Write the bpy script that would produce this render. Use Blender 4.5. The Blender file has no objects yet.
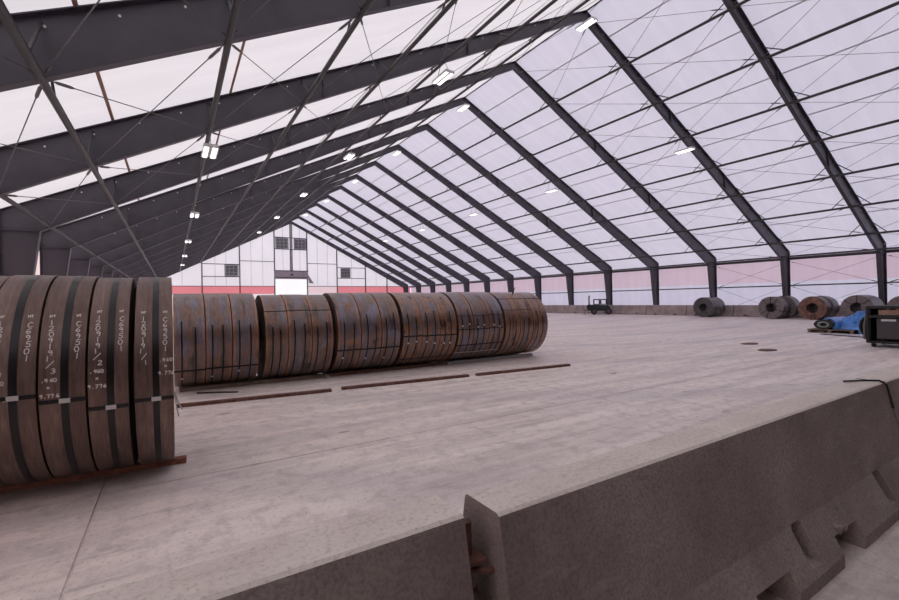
import bpy, math, random
from mathutils import Vector, Matrix
random.seed(7)
scn = bpy.context.scene
COL = scn.collection
PI = math.pi

# ------------------------------------------------------------------ camera
cam_d = bpy.data.cameras.new('camera')
cam = bpy.data.objects.new('camera', cam_d)
COL.objects.link(cam)
cam_d.sensor_width = 36.0
cam_d.lens = 442.9 * 36.0 / 899.0
cam_d.clip_end = 500
CAM = Vector((-15.528, 0.0, 1.53))
cam.matrix_world = (Matrix.Translation(CAM) @ Matrix.Rotation(-0.5585, 4, 'Z')
                    @ Matrix.Rotation(PI / 2 + 0.0006, 4, 'X') @ Matrix.Rotation(-0.0174, 4, 'Z'))
scn.camera = cam

# ------------------------------------------------------------------ sky, sun, exposure
world = bpy.data.worlds.new('sky')
scn.world = world
world.use_nodes = True
bg = world.node_tree.nodes['Background']
bg.inputs['Color'].default_value = (0.845, 0.835, 1.10, 1)
bg.inputs['Strength'].default_value = 2.1
sun_d = bpy.data.lights.new('sun', 'SUN')
sun_d.energy = 4.5
sun_d.angle = math.radians(6)
sun_d.color = (1.0, 0.94, 0.60)
sun = bpy.data.objects.new('sun', sun_d)
COL.objects.link(sun)
sun.location = (-40, 30, 60)
sun.rotation_euler = Vector((0.69, -0.30, -0.66)).to_track_quat('-Z', 'Y').to_euler()
vs = scn.view_settings
vs.view_transform = 'Standard'
vs.look = 'None'
vs.gamma = 1.0
vs.use_curve_mapping = False
vs.exposure = -0.53


# ------------------------------------------------------------------ helpers
class MB:
    def __init__(self):
        self.v = []; self.f = []

    def poly(self, pts):
        b = len(self.v); self.v += [tuple(p) for p in pts]
        self.f.append(tuple(range(b, b + len(pts))))

    def box(self, lo, hi, M=None):
        x0, y0, z0 = lo; x1, y1, z1 = hi
        p = [(x0, y0, z0), (x1, y0, z0), (x1, y1, z0), (x0, y1, z0), (x0, y0, z1), (x1, y0, z1), (x1, y1, z1), (x0, y1, z1)]
        if M is not None:
            p = [tuple(M @ Vector(q)) for q in p]
        b = len(self.v); self.v += p
        for q in ((3, 2, 1, 0), (4, 5, 6, 7), (0, 1, 5, 4), (1, 2, 6, 5), (2, 3, 7, 6), (3, 0, 4, 7)):
            self.f.append(tuple(b + i for i in q))
        return self

    def tube(self, pts, r, n=8, caps=True):
        pts = [Vector(p) for p in pts]
        rings = []
        for i, p in enumerate(pts):
            a = pts[max(0, i - 1)]; c = pts[min(len(pts) - 1, i + 1)]
            d = (c - a).normalized()
            up = Vector((0, 0, 1)) if abs(d.z) < .9 else Vector((1, 0, 0))
            s = d.cross(up).normalized(); u = s.cross(d).normalized()
            rr = r[i] if isinstance(r, (list, tuple)) else r
            b = len(self.v)
            for k in range(n):
                t = 2 * PI * (k + .5) / n
                self.v.append(tuple(p + (s * math.cos(t) + u * math.sin(t)) * rr))
            rings.append(b)
        for a, b in zip(rings, rings[1:]):
            for k in range(n):
                self.f.append((a + k, b + k, b + (k + 1) % n, a + (k + 1) % n))
        if caps:
            self.f.append(tuple(rings[0] + k for k in range(n)))
            self.f.append(tuple(rings[-1] + n - 1 - k for k in range(n)))
        return self

    def prism(self, prof, x0, x1, axis='X'):
        """prof: list of (a,b) in the plane across the axis"""
        n = len(prof); b = len(self.v)
        for x in (x0, x1):
            for (p, q) in prof:
                self.v.append({'X': (x, p, q), 'Y': (p, x, q), 'Z': (p, q, x)}[axis])
        for k in range(n):
            self.f.append((b + k, b + (k + 1) % n, b + n + (k + 1) % n, b + n + k))
        self.f.append(tuple(b + n - 1 - k for k in range(n)))
        self.f.append(tuple(b + n + k for k in range(n)))
        return self

    def lathe(self, prof, n=64, closed=True, M=None):
        """prof: (x, radius) loop turned about X"""
        b = len(self.v); m = len(prof)
        for k in range(n):
            t = 2 * PI * k / n
            for (x, r) in prof:
                p = Vector((x, -r * math.cos(t), r * math.sin(t)))
                self.v.append(tuple(M @ p) if M is not None else tuple(p))
        for k in range(n):
            k2 = (k + 1) % n
            for j in range(m if closed else m - 1):
                j2 = (j + 1) % m
                self.f.append((b + k * m + j, b + k2 * m + j, b + k2 * m + j2, b + k * m + j2))
        return self

    def mesh(self, name, mat, smooth=False):
        me = bpy.data.meshes.new(name)
        me.from_pydata(self.v, [], self.f)
        me.validate()
        import bmesh
        bm = bmesh.new(); bm.from_mesh(me)
        bmesh.ops.recalc_face_normals(bm, faces=bm.faces)
        bm.to_mesh(me); bm.free()
        if mat: me.materials.append(mat)
        if smooth:
            for p in me.polygons: p.use_smooth = True
            try:
                me.set_sharp_from_angle(angle=math.radians(35))
            except Exception:
                pass
        return me

    def build(self, name, mat, parent=None, smooth=False, loc=None):
        return add(name, self.mesh(name, mat, smooth), parent, loc)


def add(name, me, parent=None, loc=None, rot=None):
    o = bpy.data.objects.new(name, me)
    COL.objects.link(o)
    if parent: o.parent = parent
    if loc is not None: o.location = loc
    if rot is not None: o.rotation_euler = rot
    return o


def tag(o, label=None, cat=None, group=None, kind=None):
    if label: o['label'] = label
    if cat: o['category'] = cat
    if group: o['group'] = group
    if kind: o['kind'] = kind
    return o


def empty(name, loc=(0, 0, 0), rz=0):
    o = bpy.data.objects.new(name, None)
    COL.objects.link(o); o.location = loc; o.rotation_euler = (0, 0, rz)
    o.empty_display_size = .2
    return o


# ------------------------------------------------------------------ materials
def new_mat(name):
    m = bpy.data.materials.new(name); m.use_nodes = True
    nt = m.node_tree
    return m, nt, nt.nodes['Principled BSDF'], nt.nodes['Material Output']


def N(nt, t, **kw):
    n = nt.nodes.new(t)
    for k, v in kw.items():
        if k.startswith('i_'): n.inputs[k[2:].replace('_', ' ')].default_value = v
        else: setattr(n, k, v)
    return n


def ramp(nt, stops, fac):
    r = nt.nodes.new('ShaderNodeValToRGB')
    cr = r.color_ramp
    while len(cr.elements) > 1: cr.elements.remove(cr.elements[-1])
    cr.elements[0].position = stops[0][0]; cr.elements[0].color = (*stops[0][1], 1)
    for p, c in stops[1:]:
        e = cr.elements.new(p); e.color = (*c, 1)
    nt.links.new(fac, r.inputs['Fac'])
    return r.outputs['Color']


def noise(nt, scale, detail=4, rough=.55, vec=None, mscale=None, rand=False):
    n = N(nt, 'ShaderNodeTexNoise')
    n.inputs['Scale'].default_value = scale; n.inputs['Detail'].default_value = detail
    n.inputs['Roughness'].default_value = rough
    if vec is None:
        tc = N(nt, 'ShaderNodeTexCoord'); vec = tc.outputs['Object']
    if mscale:
        mp = N(nt, 'ShaderNodeMapping'); mp.inputs['Scale'].default_value = mscale
        nt.links.new(vec, mp.inputs['Vector']); vec = mp.outputs['Vector']
    if rand:
        n.noise_dimensions = '4D'
        oi = N(nt, 'ShaderNodeObjectInfo')
        mu = N(nt, 'ShaderNodeMath', operation='MULTIPLY'); mu.inputs[1].default_value = 37.0
        nt.links.new(oi.outputs['Random'], mu.inputs[0]); nt.links.new(mu.outputs[0], n.inputs['W'])
    nt.links.new(vec, n.inputs['Vector'])
    return n.outputs['Fac']


def mixc(nt, fac, a, b, mode='MIX'):
    m = N(nt, 'ShaderNodeMix', data_type='RGBA', blend_type=mode)
    if isinstance(fac, (int, float)): m.inputs[0].default_value = fac
    else: nt.links.new(fac, m.inputs[0])
    for s, i in ((a, 6), (b, 7)):
        if isinstance(s, tuple): m.inputs[i].default_value = (*s, 1)
        else: nt.links.new(s, m.inputs[i])
    return m.outputs[2]


def bump(nt, bs, h, strength=.3, dist=.01):
    b = N(nt, 'ShaderNodeBump'); b.inputs['Strength'].default_value = strength; b.inputs['Distance'].default_value = dist
    nt.links.new(h, b.inputs['Height']); nt.links.new(b.outputs['Normal'], bs.inputs['Normal'])


def plain(name, c, rough=.5, metal=0.0, var=.12, vscale=4, spec=.5):
    m, nt, bs, out = new_mat(name)
    f = noise(nt, vscale, 5)
    lo = tuple(x * (1 - var) for x in c); hi = tuple(min(1, x * (1 + var)) for x in c)
    nt.links.new(ramp(nt, [(.3, lo), (.7, hi)], f), bs.inputs['Base Color'])
    bs.inputs['Roughness'].default_value = rough; bs.inputs['Metallic'].default_value = metal
    bs.inputs['Specular IOR Level'].default_value = spec
    return m


def fabric(name, refl, trans, wt):
    """thin woven membrane that scatters daylight through"""
    m, nt, bs, out = new_mat(name)
    nt.nodes.remove(bs)
    f = noise(nt, 1.0, 4, mscale=(.35, 2.2, .35))
    d = N(nt, 'ShaderNodeBsdfDiffuse'); t = N(nt, 'ShaderNodeBsdfTranslucent')
    nt.links.new(ramp(nt, [(.3, tuple(c * .93 for c in refl)), (.7, refl)], f), d.inputs['Color'])
    nt.links.new(ramp(nt, [(.3, tuple(c * .93 for c in trans)), (.7, trans)], f), t.inputs['Color'])
    mx = N(nt, 'ShaderNodeMixShader'); mx.inputs[0].default_value = wt
    nt.links.new(d.outputs[0], mx.inputs[1]); nt.links.new(t.outputs[0], mx.inputs[2])
    nt.links.new(mx.outputs[0], out.inputs['Surface'])
    return m


M = {}
M['roof_fabric'] = fabric('roof_fabric', (.78, .77, .78), (.80, .78, .80), .42)
M['wall_fabric'] = fabric('wall_fabric', (.82, .80, .81), (.92, .89, .91), .52)
M['pink_fabric'] = fabric('pink_fabric', (.82, .69, .69), (.92, .72, .73), .50)
M['red_fabric'] = fabric('red_fabric', (.72, .30, .31), (.88, .28, .31), .50)
M['steel'] = plain('dark_painted_steel', (.060, .052, .069), .45, 0, .25, 1.2)
M['tube'] = plain('grey_tube_steel', (.04, .036, .038), .45, .1, .2, 2)
M['cable'] = plain('galvanised_cable', (.13, .115, .115), .5, .3, .2, 3)
M['post'] = plain('gable_post_steel', (.09, .085, .095), .5, 0, .2, 2)
M['bolt'] = plain('pale_bolt', (.75, .72, .68), .5)
M['seam'] = plain('brown_seam_webbing', (.34, .20, .15), .8)
M['seam_pale'] = fabric('pale_seam_webbing', (.75, .73, .75), (.75, .73, .76), .42)
M['dark_wall'] = plain('dark_cladding', (.05, .045, .045), .8)
M['black'] = plain('black_paint', (.011, .011, .012), .5, 0, .3, 9)
M['strap'] = plain('black_steel_strap', (.012, .011, .012), .33, .3, .3, 9)
M['band_gloss'] = plain('glossy_black_band', (.008, .007, .008), .30, 0, .3, 9, .45)
M['rust'] = plain('rusty_bar', (.15, .066, .048), .8, 0, .45, 14)
M['rust_red'] = plain('red_rusty_bar', (.27, .10, .065), .8, 0, .35, 14)
M['chalk'] = plain('white_chalk', (.74, .68, .64), .9, 0, .15, 60)
M['seal'] = plain('bright_strap_seal', (.62, .6, .6), .35, .4, .1)
M['lamp_case'] = plain('white_lamp_housing', (.7, .7, .7), .4)
M['rubber'] = plain('rubber', (.02, .02, .022), .8)
M['metal_lt'] = plain('worn_light_metal', (.45, .44, .44), .4, .4)
M['label_white'] = plain('white_label', (.75, .75, .75), .6)
M['blue'] = plain('blue_tarp', (.07, .23, .60), .33, 0, .35, 3)
M['carpet'] = plain('dark_roll', (.035, .04, .035), .9, 0, .3, 12)
M['carpet_in'] = plain('roll_lining', (.25, .25, .23), .9, 0, .3, 12)
M['pallet'] = plain('weathered_plank', (.20, .145, .11), .85, 0, .35, 6)
M['peach'] = plain('peach_scrap', (.42, .25, .19), .7, 0, .4, 12)
M['panel_grey'] = plain('grey_panel', (.06, .052, .06), .5, 0, .15, 3)
M['plate'] = plain('pale_plate', (.50, .48, .54), .45)
M['header'] = plain('door_header_cover', (.36, .30, .36), .6)
M['pane'] = plain('grey_window_pane', (.16, .16, .19), .25, 0, .12, 2)
M['grey_vinyl'] = plain('grey_vinyl', (.35, .34, .36), .7)
M['glazing'] = plain('grey_glazing_bar', (.34, .32, .34), .6)
M['ground'] = plain('outside_gravel', (.42, .40, .37), .9, 0, .1, .3)
M['green_black'] = plain('green_black_paint', (.02, .026, .024), .4, 0, .3, 5)

m, nt, bs, out = new_mat('lamp_glow')
bs.inputs['Emission Color'].default_value = (1, .99, .95, 1); bs.inputs['Emission Strength'].default_value = 3.5
bs.inputs['Base Color'].default_value = (.9, .9, .9, 1)
M['glow'] = m

# concrete floor: dusty pinkish grey with sweep streaks, tyre arcs, scuffs, pale patches
m, nt, bs, out = new_mat('dusty_concrete_floor')
tc = N(nt, 'ShaderNodeTexCoord')
geo = N(nt, 'ShaderNodeNewGeometry')
pos = geo.outputs['Position']
big = noise(nt, .16, 4, .6, vec=pos)
col = ramp(nt, [(.25, (.84, .67, .635)), (.5, (.94, .83, .765)), (.75, (.91, .82, .81))], big)
mr = N(nt, 'ShaderNodeMapping'); mr.inputs['Rotation'].default_value = (0, 0, .10); mr.inputs['Scale'].default_value = (.28, 3.2, 1)
nt.links.new(pos, mr.inputs['Vector'])
streak = noise(nt, 1.0, 7, .68, vec=mr.outputs['Vector'])
col = mixc(nt, ramp(nt, [(.36, (.75, .75, .75)), (.58, (0, 0, 0))], streak), col, (.60, .50, .475))
fine = noise(nt, 5.0, 8, .7, vec=pos)
col = mixc(nt, ramp(nt, [(.36, (.55, .55, .55)), (.52, (0, 0, 0))], fine), col, (.48, .40, .385))
# long narrow drag marks and rubbed patches
m5 = N(nt, 'ShaderNodeMapping'); m5.inputs['Rotation'].default_value = (0, 0, .16); m5.inputs['Scale'].default_value = (.9, 11.0, 1)
nt.links.new(pos, m5.inputs['Vector'])
drag = noise(nt, 1.0, 6, .62, vec=m5.outputs['Vector'])
col = mixc(nt, ramp(nt, [(.57, (0, 0, 0)), (.70, (.5, .5, .5))], drag), col, (.42, .35, .345))
m6 = N(nt, 'ShaderNodeMapping'); m6.inputs['Rotation'].default_value = (0, 0, .9); m6.inputs['Scale'].default_value = (.3, 5.0, 1)
nt.links.new(pos, m6.inputs['Vector'])
drag2 = noise(nt, 1.0, 6, .62, vec=m6.outputs['Vector'])
col = mixc(nt, ramp(nt, [(.60, (0, 0, 0)), (.74, (.45, .45, .45))], drag2), col, (.50, .43, .44))
# tyre arcs
wv = N(nt, 'ShaderNodeTexWave', wave_type='RINGS', rings_direction='Z')
wv.inputs['Scale'].default_value = .09; wv.inputs['Distortion'].default_value = 3.0; wv.inputs['Detail'].default_value = 3; wv.inputs['Detail Scale'].default_value = .6
mw = N(nt, 'ShaderNodeMapping'); mw.inputs['Location'].default_value = (-6, -34, 0)
nt.links.new(pos, mw.inputs['Vector']); nt.links.new(mw.outputs['Vector'], wv.inputs['Vector'])
col = mixc(nt, ramp(nt, [(.80, (0, 0, 0)), (1.0, (.28, .28, .28))], wv.outputs['Fac']), col, (.42, .37, .40))
grit = noise(nt, 34.0, 10, .8, vec=pos)
col = mixc(nt, ramp(nt, [(.36, (.8, .8, .8)), (.46, (0, 0, 0))], grit), col, (.40, .33, .32))
col = mixc(nt, ramp(nt, [(.56, (0, 0, 0)), (.70, (.4, .4, .4))], grit), col, (.92, .85, .80))
# pale worn patches and dark spots
pt = noise(nt, 1.7, 5, .6, mscale=(.5, 1.6, 1), vec=pos)
col = mixc(nt, ramp(nt, [(.655, (0, 0, 0)), (.70, (.6, .6, .6))], pt), col, (.80, .75, .70))
sp = noise(nt, 2.6, 3, .5, mscale=(.6, 1.3, 1), vec=pos)
col = mixc(nt, ramp(nt, [(.70, (0, 0, 0)), (.76, (.75, .75, .75))], sp), col, (.16, .13, .12))
nt.links.new(col, bs.inputs['Base Color'])
nt.links.new(ramp(nt, [(.3, (.42, .42, .42)), (.7, (.62, .62, .62))], streak), bs.inputs['Roughness'])
bs.inputs['Specular IOR Level'].default_value = .45
bump(nt, bs, fine, .12, .01)
M['floor'] = m

# rough cast concrete (barriers)
m, nt, bs, out = new_mat('rough_cast_concrete')
geo = N(nt, 'ShaderNodeNewGeometry'); pos = geo.outputs['Position']
a = noise(nt, 1.6, 6, .6, vec=pos)
b_ = noise(nt, 75, 8, .7, vec=pos)
c_ = noise(nt, 3, 5, .6, vec=pos, mscale=(1.0, 1.0, 7))
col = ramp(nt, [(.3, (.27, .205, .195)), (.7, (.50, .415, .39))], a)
col = mixc(nt, ramp(nt, [(.36, (.6, .6, .6)), (.56, (0, 0, 0))], b_), col, (.16, .125, .12))
col = mixc(nt, ramp(nt, [(.6, (0, 0, 0)), (.72, (.35, .35, .35))], c_), col, (.52, .46, .44))
nt.links.new(col, bs.inputs['Base Color'])
bs.inputs['Roughness'].default_value = .9
v = N(nt, 'ShaderNodeTexVoronoi'); v.inputs['Scale'].default_value = 110
nt.links.new(pos, v.inputs['Vector'])
ad = N(nt, 'ShaderNodeMath', operation='ADD'); nt.links.new(b_, ad.inputs[0])
mv = N(nt, 'ShaderNodeMath', operation='MULTIPLY'); mv.inputs[1].default_value = .5
nt.links.new(v.outputs['Distance'], mv.inputs[0]); nt.links.new(mv.outputs[0], ad.inputs[1])
bump(nt, bs, ad.outputs[0], .45, .006)
M['concrete'] = m
m = M['concrete'].copy(); m.name = 'far_barrier_concrete'
M['concrete_far'] = m


def coil_mat(name, stops, edge, edge_amt, xs, rough, metal, blot=None, coat=.6, stain=None):
    m, nt, bs, out = new_mat(name)
    f1 = noise(nt, 1.0, 5, .6, mscale=(xs, .9, .9), rand=True)          # streaks running round the coil
    f2 = noise(nt, 2.2, 5, .65, mscale=(1.6, 1.2, 1.2), rand=True)
    md = N(nt, 'ShaderNodeMath', operation='ADD'); nt.links.new(f1, md.inputs[0])
    m2 = N(nt, 'ShaderNodeMath', operation='MULTIPLY_ADD'); m2.inputs[1].default_value = .7; m2.inputs[2].default_value = -.35
    nt.links.new(f2, m2.inputs[0]); nt.links.new(m2.outputs[0], md.inputs[1])
    col = ramp(nt, stops, md.outputs[0])
    tc = N(nt, 'ShaderNodeTexCoord'); sx = N(nt, 'ShaderNodeSeparateXYZ')
    nt.links.new(tc.outputs['Generated'], sx.inputs[0])
    e = ramp(nt, [(0.0, (1, 1, 1)), (.05, (.7, .7, .7)), (.13, (0, 0, 0)), (.87, (0, 0, 0)), (.95, (.7, .7, .7)), (1.0, (1, 1, 1))], sx.outputs['X'])
    em = mixc(nt, 1.0, e, ramp(nt, [(.35, (0, 0, 0)), (.6, (edge_amt,) * 3)], f2), 'MULTIPLY')
    col = mixc(nt, em, col, edge)
    if blot:
        f3 = noise(nt, 1.3, 4, .6, mscale=(2, 1.5, 1.5), rand=True)
        col = mixc(nt, ramp(nt, [(.56, (0, 0, 0)), (.66, (.8, .8, .8))], f3), col, blot)
    if stain:
        f4 = noise(nt, 1.0, 5, .6, mscale=(1.1, 6.5, 6.5), rand=True)
        col = mixc(nt, ramp(nt, [(.60, (0, 0, 0)), (.70, (.85, .85, .85))], f4), col, stain)
    fl = noise(nt, 30, 4, .6, mscale=(2.5, .25, .25))
    col = mixc(nt, ramp(nt, [(.4, (.35, .35, .35)), (.6, (0, 0, 0))], fl), col, tuple(c * .4 for c in stops[0][1]))
    nt.links.new(col, bs.inputs['Base Color'])
    nt.links.new(ramp(nt, [(.3, (rough - .1,) * 3), (.7, (rough + .15,) * 3)], f2), bs.inputs['Roughness'])
    bs.inputs['Metallic'].default_value = metal
    bs.inputs['Specular IOR Level'].default_value = .7
    bs.inputs['Coat Weight'].default_value = coat; bs.inputs['Coat Roughness'].default_value = .34; bs.inputs['Coat IOR'].default_value = 1.6
    bump(nt, bs, fl, .15, .004)
    return m


M['coil_near'] = coil_mat('brown_mill_scale', [(.3, (.12, .072, .06)), (.5, (.195, .125, .104)), (.75, (.29, .20, .175))], (.2, .12, .08), .4, 9, .46, .6, coat=.12)
M['coil_rust'] = coil_mat('rusty_blue_scale', [(.28, (.035, .022, .021)), (.40, (.13, .085, .078)), (.47, (.27, .13, .075)), (.54, (.17, .13, .135)), (.74, (.25, .225, .30))], (.50, .21, .09), .95, 9, .36, .45, blot=(.24, .215, .29), stain=(.36, .16, .08))
M['coil_rust2'] = coil_mat('orange_rust_scale', [(.28, (.035, .021, .02)), (.40, (.18, .09, .06)), (.48, (.40, .18, .08)), (.56, (.16, .125, .13)), (.78, (.24, .21, .26))], (.46, .2, .09), .95, 9, .34, .45, blot=(.17, .16, .27), stain=(.42, .19, .09))
M['coil_grey'] = coil_mat('grey_brown_scale', [(.3, (.06, .048, .05)), (.5, (.11, .088, .088)), (.75, (.16, .13, .125))], (.2, .13, .1), .5, 6, .5, .25)
M['coil_black'] = coil_mat('black_scale', [(.3, (.025, .021, .025)), (.5, (.04, .034, .038)), (.75, (.08, .065, .07))], (.12, .08, .07), .5, 8, .4, .3)
M['face_dark'] = plain('coil_side_dark', (.085, .07, .075), .5, .2, .3, 6)
M['face_grey'] = plain('coil_side_grey', (.185, .15, .148), .6, .15, .3, 6)
M['face_brown'] = plain('coil_side_brown', (.10, .065, .055), .6, .2, .35, 6)
M['face_rust'] = plain('coil_side_rust', (.20, .10, .075), .7, .1, .6, 5)

# ------------------------------------------------------------------ building geometry numbers
W, H, R = 18.926, 3.846, 13.732          # inner knee half-span, knee height, inner ridge height
SL = (R - H) / W
Y0, S = 13.253, 4.758                    # frame A and frame spacing
NF = 12                                  # far frame index
YM = Y0 + NF * S
YB = Y0 - 3.2 * S                          # near end wall
CO = 19.84                                # outer face of columns
WO = 20.4                                # outer face of columns
def dep(x): return .40 + .60 * abs(x) / W      # rafter depth, measured vertically
def zin(x): return R - SL * abs(x)
def zout(x): return zin(x) + dep(x)
ZE = zout(WO)                            # eave
ZR = zout(0)

# ground outside
g = MB(); g.box((-70, -60, -.35), (70, 140, -.30))
tag(g.build('ground', M['ground']), kind='structure')

# ------------------------------------------------------------------ floor with slabs
fl = MB(); fl.box((-WO - .3, YB - .3, -.30), (WO + .3, YM + .5, -.012))
floor = tag(fl.build('floor', M['floor']), kind='structure')
xs = [-WO - .2, -16.05, -10.05, -4.05, 1.95, 7.95, 13.95, WO + .2]
ys = [YB - .2, 4.57 - 6.1, 4.57] + [4.57 + 6.1 * k for k in range(1, 11)] + [YM + .4]
gj = .008
for i in range(len(xs) - 1):
    for j in range(len(ys) - 1):
        mb = MB(); mb.box((xs[i] + gj, ys[j] + gj, -.012), (xs[i + 1] - gj, ys[j + 1] - gj, 0))
        mb.build('slab', M['floor'], floor)

# ------------------------------------------------------------------ roof membrane: one panel per bay and slope
ceiling = tag(empty('ceiling', (0, 0, 0)), kind='structure')
PX = [2.55 + 2.42 * i for i in range(7)]           # purlin lines (distance from the ridge)
SX = [1.49, 4.02, 6.55, 9.08, 11.61, 14.14, 16.67]  # weld seams between them
pan_me = {}; seam_me = {}
for sg in (-1, 1):
    mb = MB()
    n = 10
    for k in range(n):
        a, b = WO * k / n * sg, WO * (k + 1) / n * sg
        mb.poly([(a, 0, zout(a)), (b, 0, zout(b)), (b, S, zout(b)), (a, S, zout(a))])
    pan_me[sg] = mb.mesh('roof_panel', M['roof_fabric'])
    for x in SX:
        mb = MB(); x_ = sg * x
        mb.prism([(x_ - .03, zout(x_ - .03) - .006), (x_ + .03, zout(x_ + .03) - .006), (x_ + .03, zout(x_ + .03) - .014), (x_ - .03, zout(x_ - .03) - .014)], .13, S - .13, 'Y')
        seam_me[(sg, x)] = mb.mesh('seam', M['seam'] if sg < 0 and x > 14 else M['seam_pale'])
for k in range(-4, NF):
    for sg in (-1, 1):
        p = add('roof_panel', pan_me[sg], ceiling, (0, Y0 + k * S if k > -4 else YB, 0))
        if k == -4: p.scale.y = .2
        if k >= -2:
            for x in SX:
                if (sg < 0 and k <= 5) or (sg > 0 and k <= 6):
                    add('seam', seam_me[(sg, x)], p)
mb = MB(); mb.tube([(0, YB, ZR - .05), (0, YM, ZR - .05)], .035, 8)
mb.build('ridge_tube', M['tube'], ceiling, True)

# ------------------------------------------------------------------ portal frames
def flange(mb, pts, wy, t, up):
    """strip along pts (x,z) at y=0, width wy, thickness t towards +/-z"""
    for (a, b) in zip(pts, pts[1:]):
        (x0, z0), (x1, z1) = a, b
        mb.prism([(x0, z0), (x1, z1), (x1, z1 + up * t), (x0, z0 + up * t)], -wy / 2, wy / 2, 'Y')

def rafter_mesh(sg):
    mb = MB()
    mb.prism([(0, zin(0)), (sg * W, zin(W)), (sg * (CO - .02), zin(CO) + .35), (sg * (CO - .02), zout(CO - .02) - .02), (0, zout(0) - .02)], -.008, .008, 'Y')
    flange(mb, [(0, zin(0)), (sg * W, zin(W))], .16, .018, -1)
    flange(mb, [(0, zout(0) - .025), (sg * (CO - .02), zout(CO - .02) - .025)], .24, .022, 1)
    for x in (6.3, 11.6):      # splice and stiffener plates
        for dx in (-.012,):
            mb.box((sg * x + dx, -.10, zin(x) + .0), (sg * x + dx + .018, .10, zout(x) - .03))
    return mb.mesh('rafter', M['steel'])

def column_mesh(sg):
    mb = MB()
    mb.prism([(sg * W, H), (sg * (CO - .02), zin(CO) + .35), (sg * (CO - .02), 0), (sg * (CO - .42), 0)], -.008, .008, 'Y')
    mb.prism([(sg * W, H), (sg * (CO - .42), 0), (sg * (CO - .445), 0), (sg * (W - .025), H)], -.12, .12, 'Y')
    mb.box((min(sg * (CO - .04), sg * (CO - .02)), -.12, 0), (max(sg * (CO - .04), sg * (CO - .02)), .12, zout(CO) - .03))
    mb.box((min(sg * W, sg * (CO - .02)), -.10, H - .02), (max(sg * W, sg * (CO - .02)), .10, H))
    mb.box((min(sg * (CO - .5), sg * (CO)), -.17, 0), (max(sg * (CO - .5), sg * (CO)), .17, .03))
    return mb.mesh('column', M['steel'])

def bolts_mesh(sg):
    mb = MB(); x = 1.2
    while x < 18.6:
        z = zin(x) + dep(x) * .80
        for yy in (-.012, .012):
            mb.lathe([(0, .022), (.012, .022), (.012, .0001), (0, .0001)], 8, True, Matrix.Translation((sg * x, yy, z)) @ Matrix.Rotation(PI / 2 * (-1 if yy < 0 else 1), 4, 'Z'))
        x += .88
    return mb.mesh('bolts', M['bolt'])

def braces_mesh_list(sg):
    out = []
    for x in PX:
        for d in (-1, 1):
            mb = MB()
            mb.tube([(sg * x, d * .78, zin(x) + .02), (sg * x, d * .03, zin(x) + dep(x) * .86)], .022, 6)
            out.append(mb.mesh('flange_brace', M['tube']))
    return out

raf = {s: rafter_mesh(s) for s in (-1, 1)}
colm = {s: column_mesh(s) for s in (-1, 1)}
blt = {s: bolts_mesh(s) for s in (-1, 1)}
brc = {s: braces_mesh_list(s) for s in (-1, 1)}
ordn = ['', 'second ', 'third ', 'fourth ', 'fifth ', 'sixth ', 'seventh ', 'eighth ', 'ninth ', 'tenth ', 'eleventh ', 'twelfth ', 'thirteenth ', 'fourteenth ', 'fifteenth ']
for k in range(-2, NF + 1):
    fr = empty('portal_frame', (0, Y0 + k * S, 0))
    j = NF - k
    if j == 0: lab = 'dark steel portal frame standing against the far gable wall'
    else: lab = 'dark steel portal frame of deep rafters, %s frame out from the far gable frame' % (ordn[j - 1].strip() if j > 1 else 'first')
    tag(fr, lab, 'steel frame', 'portal frames along the hall')
    for s in (-1, 1):
        rf = add('rafter', raf[s], fr)
        add('column', colm[s], fr)
        if k <= 4:
            tag(add('bolts', blt[s], rf), kind='stuff')
        if k >= -1 and k <= 10:
            for me in brc[s]: add('flange_brace', me, rf)

# ------------------------------------------------------------------ purlins and girts
YS = YB + .1
for sg, side in ((-1, 'left'), (1, 'right')):
    for i, x in enumerate(PX):
        mb = MB(); mb.tube([(sg * x, YS, zin(x) - .03), (sg * x, YM, zin(x) - .03)], .058, 8)
        o = mb.build('purlin', M['tube'], None, True)
        tag(o, 'long grey steel purlin under the %s roof slope, %s below the ridge' % (side, ['first', 'second', 'third', 'fourth', 'fifth', 'sixth', 'seventh'][i]), 'purlin', 'roof purlins')
    mb = MB(); mb.tube([(sg * (W - .22), YS, H + .17), (sg * (W - .22), YM, H + .17)], .055, 8)
    tag(mb.build('eave_tube', M['tube'], None, True), 'grey steel tube along the inner knees above the %s wall' % side, 'eave tube')
    mb = MB(); mb.tube([(sg * (WO - .22), YS, ZE - .16), (sg * (WO - .22), YM, ZE - .16)], .10, 8)
    tag(mb.build('eave_beam', M['tube'], None, True), 'dark steel eave beam along the top of the %s wall' % side, 'beam')

# ------------------------------------------------------------------ bracing cables
def cable(p, q, parent, r=.009):
    p, q = Vector(p), Vector(q); d = (q - p).normalized(); L = (q - p).length
    mb = MB(); mb.tube([p, q], r, 6)
    for a, b in ((.18, .62), (L - .3, L - .15)):
        mb.tube([p + d * a, p + d * (a + (b - a) * .2), p + d * (b - (b - a) * .2), p + d * b], [.008, .026, .026, .008], 6)
    mb.build('bracing_cable', M['cable'], parent, True)

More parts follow.
